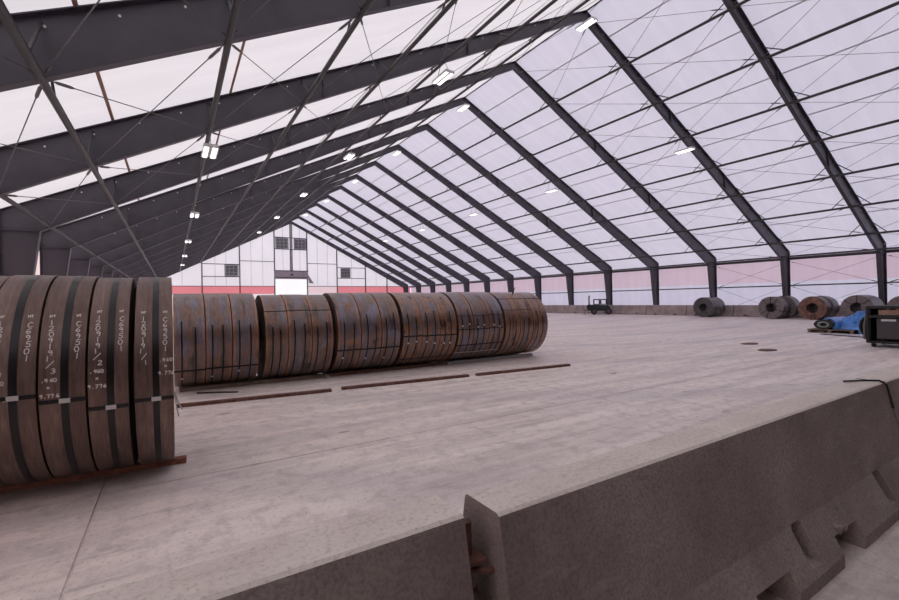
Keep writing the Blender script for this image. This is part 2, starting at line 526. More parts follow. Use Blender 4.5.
bayname = {-2: 'in the bay nearest the camera', -1: 'in the second bay from the camera', 0: 'in the third bay from the camera'}
for k in (-2, -1, 0):
    ya, yb = Y0 + k * S + .05, Y0 + (k + 1) * S - .05
    for sg, side in ((-1, 'left'), (1, 'right')):
        e = empty('roof_bracing', (0, 0, 0))
        tag(e, 'thin crossed cables under the %s roof slope %s' % (side, bayname[k]), 'bracing', 'roof bracing')
        nodes = [0.25] + PX + [W - .22]
        for a, b in zip(nodes, nodes[1:]):
            za, zb = zin(a) + .03, zin(b) + .03
            cable((sg * a, ya, za), (sg * b, yb, zb), e); cable((sg * b, ya, zb), (sg * a, yb, za), e)
        e = empty('wall_bracing', (0, 0, 0))
        tag(e, 'thin crossed cables along the %s wall %s' % (side, bayname[k]), 'bracing', 'wall bracing')
        X = sg * (W + 1.0)
        for za, zb in ((.2, 2.1), (2.1, H - .1)):
            cable((X, ya, za), (X, yb, zb), e); cable((X, yb, za), (X, ya, zb), e)

# ------------------------------------------------------------------ side walls
BZ = 2.4
for sg, nm in ((-1, 'wall_left'), (1, 'wall_right')):
    wl = tag(empty(nm, (sg * WO, 0, 0)), kind='structure')
    lo = MB(); lo.poly([(0, 0, 0), (0, S, 0), (0, S, BZ), (0, 0, BZ)])
    hi = MB(); hi.poly([(0, 0, BZ), (0, S, BZ), (0, S, ZE), (0, 0, ZE)])
    lm = lo.mesh('wall_panel', M['wall_fabric'])
    hm = hi.mesh('pink_panel', M['pink_fabric'])  # same red band as the gable, overexposure put into its paler colour
    for k in range(-4, NF):
        for nm_, me_ in (('wall_panel', lm), ('pink_panel', hm)):
            p = add(nm_, me_, wl, (0, Y0 + k * S if k > -4 else YB, 0))
            if k == -4: p.scale.y = .2
    mb = MB(); mb.tube([(-sg * .18, YS, 2.13), (-sg * .18, YM, 2.13)], .045, 8)
    mb.build('girt', M['tube'], wl, True)

# near end wall behind the camera
bw = MB()
bw.prism([(-WO, 0), (WO, 0), (WO, ZE), (0, ZR), (-WO, ZE)], YB - .1, YB, 'Y')
tag(bw.build('wall_near', M['dark_wall']), kind='structure')

# ------------------------------------------------------------------ far gable wall
YG = YM + .25
GC = [-16.8, -12.03, -7.23, -2.45, 2.38, 7.12, 11.97, 15.87]
wf = tag(empty('wall_far', (0, YG, 0)), kind='structure')
edges = [-WO] + GC + [WO]
B0, B1 = 2.95, 4.10

def gpoly(x0, x1, z0, mat, name, ztop=None, y=0.0):
    pts = [(x0, z0), (x1, z0)]
    if ztop is not None:
        pts += [(x1, ztop), (x0, ztop)]
    else:
        pts += [(x1, zout(x1))]
        if x0 < 0 < x1: pts.append((0, ZR))
        pts += [(x0, zout(x0))]
    mb = MB(); mb.poly([(x, y, z) for x, z in pts])
    return mb.build(name, mat, wf)

for a, b in zip(edges, edges[1:]):
    door = (a == -2.45)
    if door:
        gpoly(a, b, 6.45, M['wall_fabric'], 'wall_panel')
        continue
    gpoly(a, b, 0, M['wall_fabric'], 'wall_panel', B0)
    red = M['pink_fabric'] if a == 2.38 else M['red_fabric']
    gpoly(a, b, B0, red, 'red_panel' if red == M['red_fabric'] else 'pink_panel', B1)
    z1 = {-7.23: 7.8, 2.38: 7.68}.get(a)
    top = min(zout(a), zout(b))
    if z1: gpoly(a, b, B1, M['wall_fabric'], 'wall_panel', z1); gpoly(a, b, z1, M['wall_fabric'], 'wall_panel')
    elif a in (-12.03, 7.12):
        gpoly(a, b, B1, M['wall_fabric'], 'wall_panel', 5.46)
        gpoly(a, b, 5.46, M['wall_fabric'], 'wall_panel', 7.22)
        gpoly(a, b, 7.22, M['wall_fabric'], 'wall_panel')
    else: gpoly(a, b, B1, M['wall_fabric'], 'wall_panel')

def gbox(name, x0, x1, z0, z1, mat=M['post'], d0=-.16, d1=-.02, parent=wf, off=0):
    mb = MB(); mb.box((x0, d0, z0), (x1, d1, z1)); return mb.build(name, mat, parent)

for x in GC: gbox('post', x - .075, x + .075, 0, zout(x) - .1)
gbox('post', -.16, .16, 6.5, zout(0) - .2, M['grey_vinyl'], -.10, -.02)
for x in (-.17, .17): gbox('post_edge', x - .03, x + .03, 6.5, zout(.2) - .2, M['post'], -.13, -.02)
for a, b in zip(edges, edges[1:]):
    if a == -2.45: continue
    gbox('girt', a + .08, b - .08, B1 - .04, B1 + .04)
gbox('girt', -7.15, -2.53, 7.76, 7.84, M['post']); gbox('girt', 2.46, 7.04, 7.64, 7.72, M['post'])
for z in (5.46, 7.24): gbox('girt', -11.95, -7.31, z - .045, z + .045)
for z in (5.42, 7.14): gbox('girt', 7.20, 11.89, z - .045, z + .045)
gbox('girt', -2.37, 2.30, 9.70, 9.78); gbox('girt', -2.37, 2.30, 11.5, 11.58)
# faint weld seams on the gable cloth
for x, z0 in ((-14.4, 4.2), (-10.4, 4.2), (-5.7, 4.2), (-4.1, 4.2), (4.0, 4.2), (5.6, 4.2), (9.6, 4.2), (13.9, 4.2), (-9.0, 4.2), (-1.2, 6.6), (1.3, 6.6)):
    gbox('seam', x - .02, x + .02, z0, zout(x) - .1, M['grey_vinyl'], -.035, -.02)
# loose grey flap beside the door
mb = MB(); mb.prism([(2.5, 5.9), (3.4, 4.55), (2.6, 4.6)], -.12, -.09, 'Y'); mb.build('loose_flap', M['grey_vinyl'], wf)

# gable windows
def gwindow(n, x0, x1, z0, z1):
    wd = tag(empty('window_%d' % n, ((x0 + x1) / 2, YG - .06, z0)), kind='structure')
    w_, h_ = (x1 - x0) / 2, z1 - z0
    f = MB()
    for a, b, c, d in ((-w_, w_, 0, .1), (-w_, w_, h_ - .1, h_), (-w_, -w_ + .1, .1, h_ - .1), (w_ - .1, w_, .1, h_ - .1)):
        f.box((a, -.10, c), (b, .0, d))
    f.build('window_frame', M['post'], wd)
    for i in range(3):
        for j in range(3):
            px0 = -w_ + .1 + (2 * w_ - .2) * i / 3 + .035; px1 = -w_ + .1 + (2 * w_ - .2) * (i + 1) / 3 - .035
            pz0 = .1 + (h_ - .2) * j / 3 + .035; pz1 = .1 + (h_ - .2) * (j + 1) / 3 - .035
            mb = MB(); mb.box((px0, -.05, pz0), (px1, -.03, pz1)); mb.build('pane', M['pane'], wd)
    for i in (1, 2):
        x = -w_ + .1 + (2 * w_ - .2) * i / 3
        mb = MB(); mb.box((x - .035, -.08, .1), (x + .035, -.02, h_ - .1)); mb.build('glazing_bar', M['glazing'], wd)
        z = .1 + (h_ - .2) * i / 3
        mb = MB(); mb.box((-w_ + .1, -.078, z - .035), (w_ - .1, -.022, z + .035)); mb.build('glazing_bar', M['glazing'], wd)

gwindow(1, -9.2, -7.4, 5.5, 7.2)
gwindow(2, -2.28, -.38, 9.76, 11.5)
gwindow(3, .42, 2.28, 9.76, 11.5)
gwindow(4, 7.72, 9.35, 5.46, 7.12)
# big door
d = tag(empty('door_1', (0, YG, 0)), kind='structure')
mb = MB(); mb.poly([(-2.37, -.03, 0), (2.30, -.03, 0), (2.30, -.03, 5.2), (-2.37, -.03, 5.2)])
M['door_sheet'] = fabric('thin_white_door_sheet', (.85, .85, .86), (.98, .98, .98), .75)
mb.build('door_sheet', M['door_sheet'], d)
mb = MB(); mb.box((-2.5, -.35, 5.42), (2.45, -.03, 6.45)); hd = mb.build('header_cover', M['header'], d)
mb = MB(); mb.box((-.2, -.40, 5.75), (.2, -.35, 5.95)); mb.build('motor_box', M['black'], hd)
mb = MB(); mb.box((-2.5, -.30, 5.2), (2.45, -.03, 5.42)); mb.build('roller_tube', M['metal_lt'], d)
for z in (5.42, 6.45):
    mb = MB(); mb.box((-2.55, -.38, z - .06), (2.5, -.03, z + .06)); mb.build('header_rail', M['post'], d)

# ------------------------------------------------------------------ lamps
def lamp(x, y, z, label):
    t = tag(empty('high_bay_lamp', (x, y, z)), label, 'lamp', 'hanging high bay lamps')
    mb = MB(); mb.prism([(-.18, 0), (-.03, 0), (0, .05), (.03, 0), (.18, 0), (.16, .09), (-.16, .09)], -.47, .47, 'Y')
    mb.build('housing', M['lamp_case'], t)
    for s in (-1, 1):
        mb = MB(); mb.box((s * .095 - .05, -.44, -.012), (s * .095 + .05, .44, -.002)); mb.build('light_tube', M['glow'], t)
    for yy in (-.4, .4):
        top = zin(x) - z - .04
        mb = MB(); mb.tube([(0, yy, .09), (0, yy * .2, max(.2, top))], .008, 6); mb.build('hanger_wire', M['cable'], t)

rows = [(-14.66, 5.45, 'row low on the left roof slope', (0, 2, 4, 6, 8)), (-7.55, 9.15, 'row halfway up the left roof slope', (0, 2, 4, 6, 8)),
        (-.25, 13.28, 'row under the ridge', (0, 2, 4, 6, 8, 10)), (7.1, 9.05, 'row under the right roof slope', (0, 2, 4, 6, 8))]
for x, z, nm, ks in rows:
    for i, k in enumerate(ks):
        lamp(x, Y0 + k * S - .3, z, 'lit hanging lamp, %s in the %s' % (['nearest', 'second', 'third', 'fourth', 'fifth', 'sixth'][i], nm))

# ------------------------------------------------------------------ barriers
CY = 1.26
def bprof(kind, cy=CY):
    near = {'full': [(-.32, 0), (-.32, .07), (-.205, .29)],
            'slot': [(-.32, 0), (-.32, .07), (-.30, .105), (-.18, .110), (-.165, .275), (-.2035, .296)],
            'hole': [(-.12, 0), (-.13, .13), (-.275, .155), (-.205, .29)]}[kind]
    top = [(-.104, .795), (-.100, .812), (-.085, .82), (.085, .82), (.100, .812), (.104, .795)]
    far = [(.205, .29), (.32, .07), (.32, 0)]
    return [(cy + a, z) for a, z in near + top + far]

m, nt, bs, out = new_mat('lit_top_concrete')  # gritty barrier tops, roof light from above put into a paler colour
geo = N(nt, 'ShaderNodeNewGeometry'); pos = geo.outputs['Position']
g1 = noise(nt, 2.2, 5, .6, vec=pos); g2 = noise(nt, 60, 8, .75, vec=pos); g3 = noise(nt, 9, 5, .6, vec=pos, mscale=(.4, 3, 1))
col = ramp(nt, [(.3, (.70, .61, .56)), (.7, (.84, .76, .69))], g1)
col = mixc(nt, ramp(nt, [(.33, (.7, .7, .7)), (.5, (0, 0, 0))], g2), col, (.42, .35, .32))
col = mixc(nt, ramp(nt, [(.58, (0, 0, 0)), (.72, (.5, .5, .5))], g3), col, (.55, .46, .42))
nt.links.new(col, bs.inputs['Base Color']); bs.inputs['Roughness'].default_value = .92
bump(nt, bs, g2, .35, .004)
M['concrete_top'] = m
def barrier_mesh(x0, x1, feats, mat, name='barrier_body'):
    mb = MB(); cuts = [x0]
    fs = sorted(feats)
    x = x0; segs = []
    for a, b, k in fs:
        segs.append((x, a, 'full')); segs.append((a, b, k)); x = b
    segs.append((x, x1, 'full'))
    for a, b, k in segs: mb.prism(bprof(k, 0), a, b)
    me = mb.mesh(name, mat)
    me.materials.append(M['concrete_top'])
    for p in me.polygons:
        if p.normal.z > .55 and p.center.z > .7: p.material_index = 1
    return me

XL, XR = -14.625, -10.72
xc = (XL + XR) / 2
feats = [(-12.75 - xc, -12.63 - xc, 'slot'), (-11.47 - xc, -11.35 - xc, 'slot'), (-14.03 - xc, -13.91 - xc, 'slot'), (-12.37 - xc, -12.04 - xc, 'hole'), (-13.29 - xc, -12.95 - xc, 'hole')]
hl = (XR - XL) / 2
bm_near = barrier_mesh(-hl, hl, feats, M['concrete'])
specs = [(xc, 'long concrete barrier with notched toe filling the right foreground'),
         (xc - 2 * hl - .098, 'concrete barrier at the bottom edge left of the rusty pin joint'),
         (xc + 2 * hl + .03, 'concrete barrier cut off by the right edge of the picture')]
for i, (x, lab) in enumerate(specs):
    b = tag(empty('concrete_barrier', (x, CY + (.06 if i == 1 else 0), 0)), lab, 'barrier', 'foreground barriers')
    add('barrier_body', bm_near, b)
    if i == 0:
        # broken concrete under the chipped edge of the drain hole
        ch = MB(); rr = random.Random(3)
        for k in range(22):
            cx_, cy_, cz_ = rr.uniform(-12.36, -12.06) - xc, rr.uniform(-.255, -.20), 0
            cz_ = .17 + (cy_ + .255) * 1.2 + rr.uniform(-.03, .0)
            s_ = rr.uniform(.012, .03)
            ch.box((-s_, -s_, -s_ * .7), (s_, s_, s_ * .7), Matrix.Translation((cx_, cy_, cz_)) @ Matrix.Rotation(rr.uniform(0, 3), 4, Vector((rr.random(), rr.random(), rr.random() + .1)).normalized()))
        tag(ch.build('broken_edge', M['concrete'], b), kind='stuff')
    # reinforcement loops standing out of the barrier ends
    if i < 2:
        s = -1 if i == 0 else 1
        for z in ((.62, .50) if i == 0 else (.58, .46)):
            mb = MB(); pts = []
            for k in range(9):
                a = -PI / 2 + PI * k / 8
                pts.append((s * (hl - .04 + .075 * math.cos(a) + .02), .055 * math.sin(a) - .01, z))
            mb.tube(pts, .011, 8); mb.build('rebar_loop', M['rust'], b, True)
# pin with square washer plate in the joint
t = tag(empty('connecting_pin', (-14.685, CY + .01, .30)), 'rusty connecting pin with square plate in the gap between barriers', 'pin')
mb = MB(); mb.tube([(0, 0, 0), (0, 0, .47)], .02, 10); mb.build('shaft', M['rust'], t, True)
mb = MB(); mb.box((-.045, -.06, .345), (.045, .06, .357)); mb.build('plate', M['rust'], t)
# bent reinforcing wire lying on the barrier top
mb = MB(); mb.tube([(-11.02, 1.33, .832), (-10.88, 1.26, .834), (-10.78, 1.18, .833), (-10.75, 1.145, .80), (-10.745, 1.125, .7), (-10.745, 1.11, .62)], .008, 6)
tag(mb.build('bent_wire', M['black'], None, True), 'bent dark wire hooked over the joint at the barrier top', 'wire')

# far barriers along the right wall
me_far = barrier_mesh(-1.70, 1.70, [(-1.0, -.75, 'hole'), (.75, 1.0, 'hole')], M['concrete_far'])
nb = 0; y = 33.6 - 3.46 * 4 + 1.73 + 3.46 * 12
while y > 3:
    b = tag(empty('concrete_barrier', (19.03, y, 0), PI / 2), None, 'barrier', 'barriers along the right wall')
    b.rotation_euler.z = -PI / 2
    b['label'] = 'low grey concrete barrier under the right wall, number %s counted from the far gable' % ['one', 'two', 'three', 'four', 'five', 'six', 'seven', 'eight', 'nine', 'ten', 'eleven', 'twelve', 'thirteen', 'fourteen', 'fifteen', 'sixteen', 'seventeen', 'eighteen', 'nineteen', 'twenty'][nb]
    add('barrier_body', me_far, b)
    y -= 3.46; nb += 1

# ------------------------------------------------------------------ steel coils
def coil_profile(wd, Ro, Ri, seed, wraps=14, jit=.006):
    rr = random.Random(seed)
    bev = .005
    h = wd / 2
    offs = [rr.uniform(-jit, 0) for _ in range(wraps)]
    right = []
    for i in range(wraps):
        r1 = Ro - bev - (Ro - bev - Ri) * i / wraps; r0 = Ro - bev - (Ro - bev - Ri) * (i + 1) / wraps
        right += [(h + offs[i], r1 - .0015), (h + offs[i], r0 + .0015)]
    prof = [(h - bev, Ro)] + right
    left = [(-x, r) for x, r in reversed(right)]
    prof += [(h - bev, Ri), (-h + bev, Ri)] if False else []
    prof += left + [(-h + bev, Ro)]
    return prof

def coil_body(wd, Ro, Ri, seed, mat, face, wraps=14, seg=72, jit=.006):
    mb = MB(); mb.lathe(coil_profile(wd, Ro, Ri, seed, wraps, jit), seg)
    me = mb.mesh('coil_body', mat, True)
    me.materials.append(face)
    for p in me.polygons:
        c = p.center; r = math.hypot(c.y, c.z)
        if r < Ro - .012: p.material_index = 1
    return me

def band_mesh(x, w_, Ro, t=.0025, a0=0, a1=360, seg=72, name='band', mat=None):
    mb = MB(); n = max(4, int(seg * (a1 - a0) / 360))
    full = (a1 - a0) >= 360
    rings = []
    for k in range(n + (0 if full else 1)):
        a = math.radians(a0 + (a1 - a0) * k / n)
        for (dx, r) in ((-w_ / 2, Ro - .001), (-w_ / 2, Ro + t), (w_ / 2, Ro + t), (w_ / 2, Ro - .001)):
            mb.v.append((x + dx, -r * math.cos(a), r * math.sin(a)))
    cnt = n + (0 if full else 1)
    for k in range(n):
        k2 = (k + 1) % cnt
        for j in range(4):
            mb.f.append((k * 4 + j, k2 * 4 + j, k2 * 4 + (j + 1) % 4, k * 4 + (j + 1) % 4))
    return mb.mesh(name, mat or M['strap'], True)

def axial_strap(x0, x1, Ro, phi, w_=.03, t=.006, mat=None, name='eye_strap'):
    """strap lying along the coil's outer face at angle phi (deg above the front)"""
    mb = MB(); dp = math.degrees(w_ / Ro) / 2
    v = []
    for x in (x0, x1):
        for (p, r) in ((phi - dp, Ro - .002), (phi - dp, Ro + t), (phi + dp, Ro + t), (phi + dp, Ro - .002)):
            a = math.radians(p); v.append((x, -r * math.cos(a), r * math.sin(a)))
    mb.v = v
    for j in range(4): mb.f.append((j, (j + 1) % 4, 4 + (j + 1) % 4, 4 + j))
    mb.f += [(3, 2, 1, 0), (4, 5, 6, 7)]
    return mb.mesh(name, mat or M['strap'])

GLY = {
    '0': [[(.5, 1), (.15, .8), (.08, .4), (.3, .02), (.7, .05), (.92, .45), (.8, .85), (.45, 1)]],
    '1': [[(.5, 1), (.5, 0)]],
    '2': [[(.1, .78), (.35, 1), (.8, .9), (.8, .6), (.1, .02), (.95, .05)]],
    '3': [[(.15, .9), (.6, 1), (.85, .75), (.4, .55), (.9, .35), (.6, 0), (.1, .1)]],
    '4': [[(.3, 1), (.1, .45), (.9, .45)], [(.75, .9), (.65, 0)]],
    '5': [[(.9, 1), (.25, .97), (.2, .6), (.75, .58), (.85, .2), (.45, 0), (.1, .12)]],
    '6': [[(.75, 1), (.3, .7), (.1, .3), (.4, 0), (.85, .15), (.75, .45), (.15, .35)]],
    '7': [[(.1, .95), (.9, .95), (.4, 0)]],
    '9': [[(.85, .75), (.5, 1), (.15, .75), (.4, .5), (.85, .7), (.8, .3), (.6, 0)]],
    'C': [[(.9, .85), (.5, 1), (.1, .6), (.2, .1), (.6, 0), (.9, .15)]],
    'x': [[(.1, .9), (.9, .1)], [(.9, .9), (.1, .1)]],
    '/': [[(.95, 1), (.05, 0)]],
    '.': [[(.4, .1), (.6, .0)]],
    'H': [[(.15, 1), (.1, 0)], [(.15, .5), (.85, .55)], [(.9, 1), (.8, 0)]],
    'T': [[(.05, .95), (.95, 1)], [(.5, 1), (.45, 0)]],
}

def chalk(items, Ro, seed):
    """items: (char, x, phi_deg, width, height)"""
    rr = random.Random(seed); mb = MB(); w_ = .006
    for ch, x, phi, cw, chh in items:
        if ch not in GLY: continue
        sk = rr.uniform(-.12, .12); dx = rr.uniform(-.004, .004)
        for line in GLY[ch]:
            P = [(x + dx + (u - .5) * cw + sk * (v - .5) * chh, math.radians(phi) * Ro + (v - .5) * chh + rr.uniform(-.001, .001)) for u, v in line]
            for (a, b) in zip(P, P[1:]):
                ex, es = b[0] - a[0], b[1] - a[1]; L = math.hypot(ex, es) or 1
                ex, es = ex / L, es / L
                a = (a[0] - ex * w_ * .3, a[1] - es * w_ * .3); b = (b[0] + ex * w_ * .3, b[1] + es * w_ * .3)
                px, ps = -es * w_ / 2, ex * w_ / 2
                q = []
                for (X_, S_) in ((a[0] + px, a[1] + ps), (a[0] - px, a[1] - ps), (b[0] - px, b[1] - ps), (b[0] + px, b[1] + ps)):
                    an = S_ / Ro; r = Ro + .003
                    q.append((X_, -r * math.cos(an), r * math.sin(an)))
                mb.poly(q)
    return mb.mesh('chalk_writing', M['chalk'])

def vtext(s, x, p0, step, cw, ch):
    return [(c, x, p0 - i * step, cw, ch) for i, c in enumerate(s)]
def htext(s, x, phi, cw, ch):
    n = len(s); return [(c, x + (i - (n - 1) / 2) * cw * 1.25, phi, cw * (.5 if c == '.' else 1), ch) for i, c in enumerate(s)]

# near row: coils side by side on edge
RN, ZN, YN = .873, .928, 5.14
near = [(-15.795, -15.531, -9.7, '1', 'end coil of the near row with writing down both halves'),
        (-16.085, -15.828, -11.5, '2', 'coil beside the wide dark gap in the near row'),
        (-16.365, -16.092, -6.0, '3', 'third coil from the open end of the near row'),
        (-16.652, -16.372, -2.8, '4', 'fourth coil from the open end of the near row'),
        (-16.940, -16.660, -20., '5', 'coil at the left picture edge in the near row'),
        (-17.230, -16.950, -8., '6', 'mostly hidden last coil of the near row')]
for i, (x0, x1, ps, num, lab) in enumerate(near):
    wd = x1 - x0; Ro = RN + (0, -.004, .002, .004, 0, 0)[i]
    t = tag(empty('steel_coil', ((x0 + x1) / 2, YN + i * .012, .055 + Ro)), 'dark brown narrow steel ' + lab, 'steel coil', 'coils in the near row')
    body = add('coil_body', coil_body(wd, Ro, .38, 11 + i, M['coil_near'], M['face_brown'], 16, 128), t)
    add('band', band_mesh(.012, .046, Ro, .003, seg=128, mat=M['band_gloss']), t)
    es = add('eye_strap', axial_strap(-wd / 2, wd / 2, Ro, ps, .030, .006), t)
    add('strap_seal', axial_strap(-.02, .045, Ro + .004, ps, .034, .006, M['seal'], 'strap_seal'), es)
    xl, xr = -wd * .27, wd * .30
    it = vtext('HT', xl, 42, 1.2, .012, .018)
    it = htext('HT', xl, 38.5, .014, .02) + vtext('120919', xl, 34.5, 3.15, .031, .039) + [('1', xl - .012, 15.8, .02, .035), ('/', xl + .004, 13.0, .045, .05), (num, xl + .02, 9.8, .03, .035)]
    if num != '1': it += htext('.460', xl, 5.6, .019, .026) + htext('x', xl, 2.0, .016, .016) + htext('9.776', xl, -1.9, .018, .026)
    it += htext('HT', xr, 38.5, .014, .02) + vtext('C69501', xr, 33.5, 3.4, .032, .041)
    if num == '1': it += htext('.460', xr, 10.5, .019, .026) + htext('x', xr, 7.2, .016, .016) + htext('9.776', xr, 3.6, .018, .026)
    it = [(c, x, p + {1: 3, 2: -2, 3: -2, 4: 1}.get(i, 0) * .6, a, b) for c, x, p, a, b in it]
    tag(add('chalk_writing', chalk(it, Ro, 5 + i), t), kind='stuff')
# plank under the near row
def bar(name, p, q, wd, ht, mat, z0=0, label=None, cat=None, group=None):
    p, q = Vector(p), Vector(q); d_ = q - p; L = d_.length
    o = MB().box((0, 0, 0), (L, wd, ht)).build(name, mat, None, False, (p.x, p.y, z0))
    o.rotation_euler.z = math.atan2(d_.y, d_.x)
    return tag(o, label, cat, group)
bar('dunnage_bar', (-17.6, 5.16, 0), (-15.44, 5.0, 0), .09, .052, M['rust_red'], 0, 'red-brown bar lying under the front of the near coil row', 'bar')
bar('dunnage_bar', (-17.6, 5.62, 0), (-15.62, 5.5, 0), .09, .052, M['rust'], 0, 'red-brown bar under the back of the near coil row', 'bar')

# long row: six strapped bundles of three coils
RB, YR0 = .83, 9.41
bundles = [
    ([-15.53, -15.06, -14.65, -14.22], .838, [(-35, .03, 0)], 'coil_rust'),
    ([-14.11, -13.71, -13.28, -12.87], .820, [(38, .012, 0)], 'coil_rust'),
    ([-12.79, -12.31, -11.87, -11.45], .835, [(-23, .03, 0)], 'coil_rust'),
    ([-11.38, -10.92, -10.48, -10.04], .832, [(-9, .03, 0), (-50, .025, 0)], 'coil_rust2'),
    ([-10.00, -9.58, -9.14, -8.70], .834, [(18.6, .010, 0), (-3, .022, 0), (-29.7, .03, 0), (-46, .02, 1)], 'coil_rust'),
    ([-8.64, -8.18, -7.76, -7.26], .830, [(52, .014, 0), (27, .010, 2)], 'coil_rust2'),
]
bo = ['first', 'second', 'third', 'fourth', 'fifth', 'sixth']
th = ['left-hand', 'middle', 'right-hand']
for bi, (xb, Ro, straps, mt) in enumerate(bundles):
    for ci in range(3):
        x0, x1 = xb[ci] + .003, xb[ci + 1] - .003
        wd = x1 - x0; xm = (x0 + x1) / 2
        ro = Ro + random.uniform(-.003, .002)
        yy = YR0 - (xm + 15.4) * .021
        t = tag(empty('steel_coil', (xm, yy, .062 + ro)), 'rusty bluish slit coil, %s of the %s strapped bundle in the long row' % (th[ci], bo[bi]), 'steel coil', 'coils in the long row')
        add('coil_body', coil_body(wd, ro, .36, 100 + bi * 3 + ci, M[mt], M['face_brown'], 12, 96), t)
        nb_ = 2
        for k in range(nb_):
            bx = (-.22 + .40 * k + random.uniform(-.04, .04)) * wd
            add('band', band_mesh(bx, .026, ro, .003, -88, random.uniform(8, 34), 96), t)
            if bi in (3, 4) or (bi in (0, 2) and k == 0):
                ph = {3: -20, 4: 2, 0: -46, 2: -38}[bi] + random.uniform(-4, 4)
                add('strap_seal', axial_strap(bx - .02, bx + .02, ro + .002, ph, .035, .005, M['seal'], 'strap_seal'), t)
        for (ph, sw, mode) in straps:
            if mode == 2 and ci > 1: continue
            add('eye_strap', axial_strap(-wd / 2 - .003, wd / 2 + .003, ro, ph + random.uniform(-.6, .6), sw, .007, M['seal'] if mode == 1 else M['strap']), t)
# loose strap ends at the last bundle and at the near row
mb = MB(); mb.tube([(-7.98, 8.98, 1.62), (-7.96, 8.93, 1.78), (-7.93, 8.91, 1.83)], .018, 6)
tag(mb.build('strap_end', M['strap'], None, True), 'loose black strap end sticking up from the last bundle', 'strap')
mb = MB(); mb.tube([(-15.525, 4.27, .82), (-15.50, 4.30, .72), (-15.475, 4.34, .66)], .006, 6); mb.tube([(-15.525, 4.27, .82), (-15.515, 4.31, .7), (-15.50, 4.36, .60)], .005, 6)
tag(mb.build('strap_end', M['metal_lt'], None, True), 'pale cut strap ends hanging from the near row end coil', 'strap')
mb = MB(); mb.tube([(-15.2, 8.72, .02), (-14.85, 8.55, .02), (-14.6, 8.42, .015)], .012, 6)
tag(mb.build('strap_end', M['strap'], None, True), 'cut strap lying on the floor by the first bundle', 'strap')

# planks the long row stands on
for i, (a, b, m_, nm) in enumerate([(-15.45, -12.9, 'pallet', 'first and second bundles'), (-12.8, -10.1, 'rust', 'third and fourth bundles'), (-10.0, -7.35, 'metal_lt', 'fifth and sixth bundles')]):
    for off, w2 in ((-.32, 'front'), (.24, 'back')):
        ya = YR0 - (a + 15.4) * .021 + off; yb = YR0 - (b + 15.4) * .021 + off
        bar('dunnage_plank', (a, ya, 0), (b, yb, 0), .10, .07 if False else .066, M[m_], 0, 'flat plank under the %s of the %s' % (w2, nm), 'plank')
# empty bars lying on the floor in front
for (a, b, lab) in (((-15.5, 7.74, 0), (-13.25, 7.49, 0), 'left of the three rusty bars lying on the open floor'), ((-13.05, 7.53, 0), (-10.55, 7.27, 0), 'middle of the three rusty bars lying on the open floor'), ((-10.37, 7.24, 0), (-7.95, 7.03, 0), 'right of the three rusty bars lying on the open floor')):
    bar('floor_bar', a, b, .10, .045, M['rust'], 0, lab, 'bar', 'bars on the floor')

# coils along the right wall
def wall_coil(x0, L, y, dia, mat, face, label, eyes=(0, 120, 240), ri=.30, bands=2, tags=False, rust=False):
    Ro = dia / 2
    t = tag(empty('steel_coil', (x0 + L / 2, y, Ro)), label, 'steel coil', 'coils along the right wall')
    add('coil_body', coil_body(L, Ro, ri, int(y * 100), M[mat], M[face], 16, 72, .012), t)
    for k in range(bands):
        add('band', band_mesh((-.3 + .6 * k / max(1, bands - 1)) * L, .035, Ro, .003, seg=64), t)
    for a in eyes:
        mb = MB(); Mx = Matrix.Rotation(math.radians(a), 4, 'X')
        mb.box((-L / 2 - .012, -.018, ri - .01), (-L / 2 - .001, .018, Ro + .006), Mx)
        mb.box((-L / 2 - .012, -.018, Ro - .001), (L / 2, .018, Ro + .006), Mx)
        mb.build('eye_strap', M['strap'], t)
    if tags:
        rr = random.Random(4)
        for k in range(7):
            add('paint_mark', axial_strap(-.1 + k * .10, -.1 + k * .10 + .05, Ro, rr.uniform(-35, 8), rr.uniform(.08, .2), .004, M['chalk'], 'paint_mark'), t)
    return t
wall_coil(16.75, 1.65, 17.33, 1.42, 'coil_black', 'face_dark', 'black steel coil with white marks alone by the right wall', (200, 150), .27, 2, True)
wall_coil(16.6, .95, 13.03, 1.40, 'coil_grey', 'face_grey', 'grey steel coil with radial straps, second by the right wall', (0, 35, 110, 200, 235, 320), .30)
wall_coil(17.75, .75, 12.82, 1.44, 'coil_black', 'face_grey', 'dark coil tucked behind the grey strapped coil', (0,), .30)
wall_coil(16.6, .80, 10.88, 1.38, 'coil_grey', 'face_rust', 'coil with rusty orange face by the right wall', (165, 185), .30, 1)
wall_coil(17.45, .85, 10.82, 1.40, 'coil_grey', 'face_grey', 'grey coil standing behind the rusty-faced coil', (0,), .30, 2)
wall_coil(16.6, 1.75, 8.86, 1.42, 'coil_grey', 'face_grey', 'wide grey coil behind the blue tarp', (0, 310, 50), .30, 3)
wall_coil(16.6, 1.6, 6.98, 1.38, 'coil_grey', 'face_grey', 'grey coil cut off by the right picture edge', (0,), .30, 2)

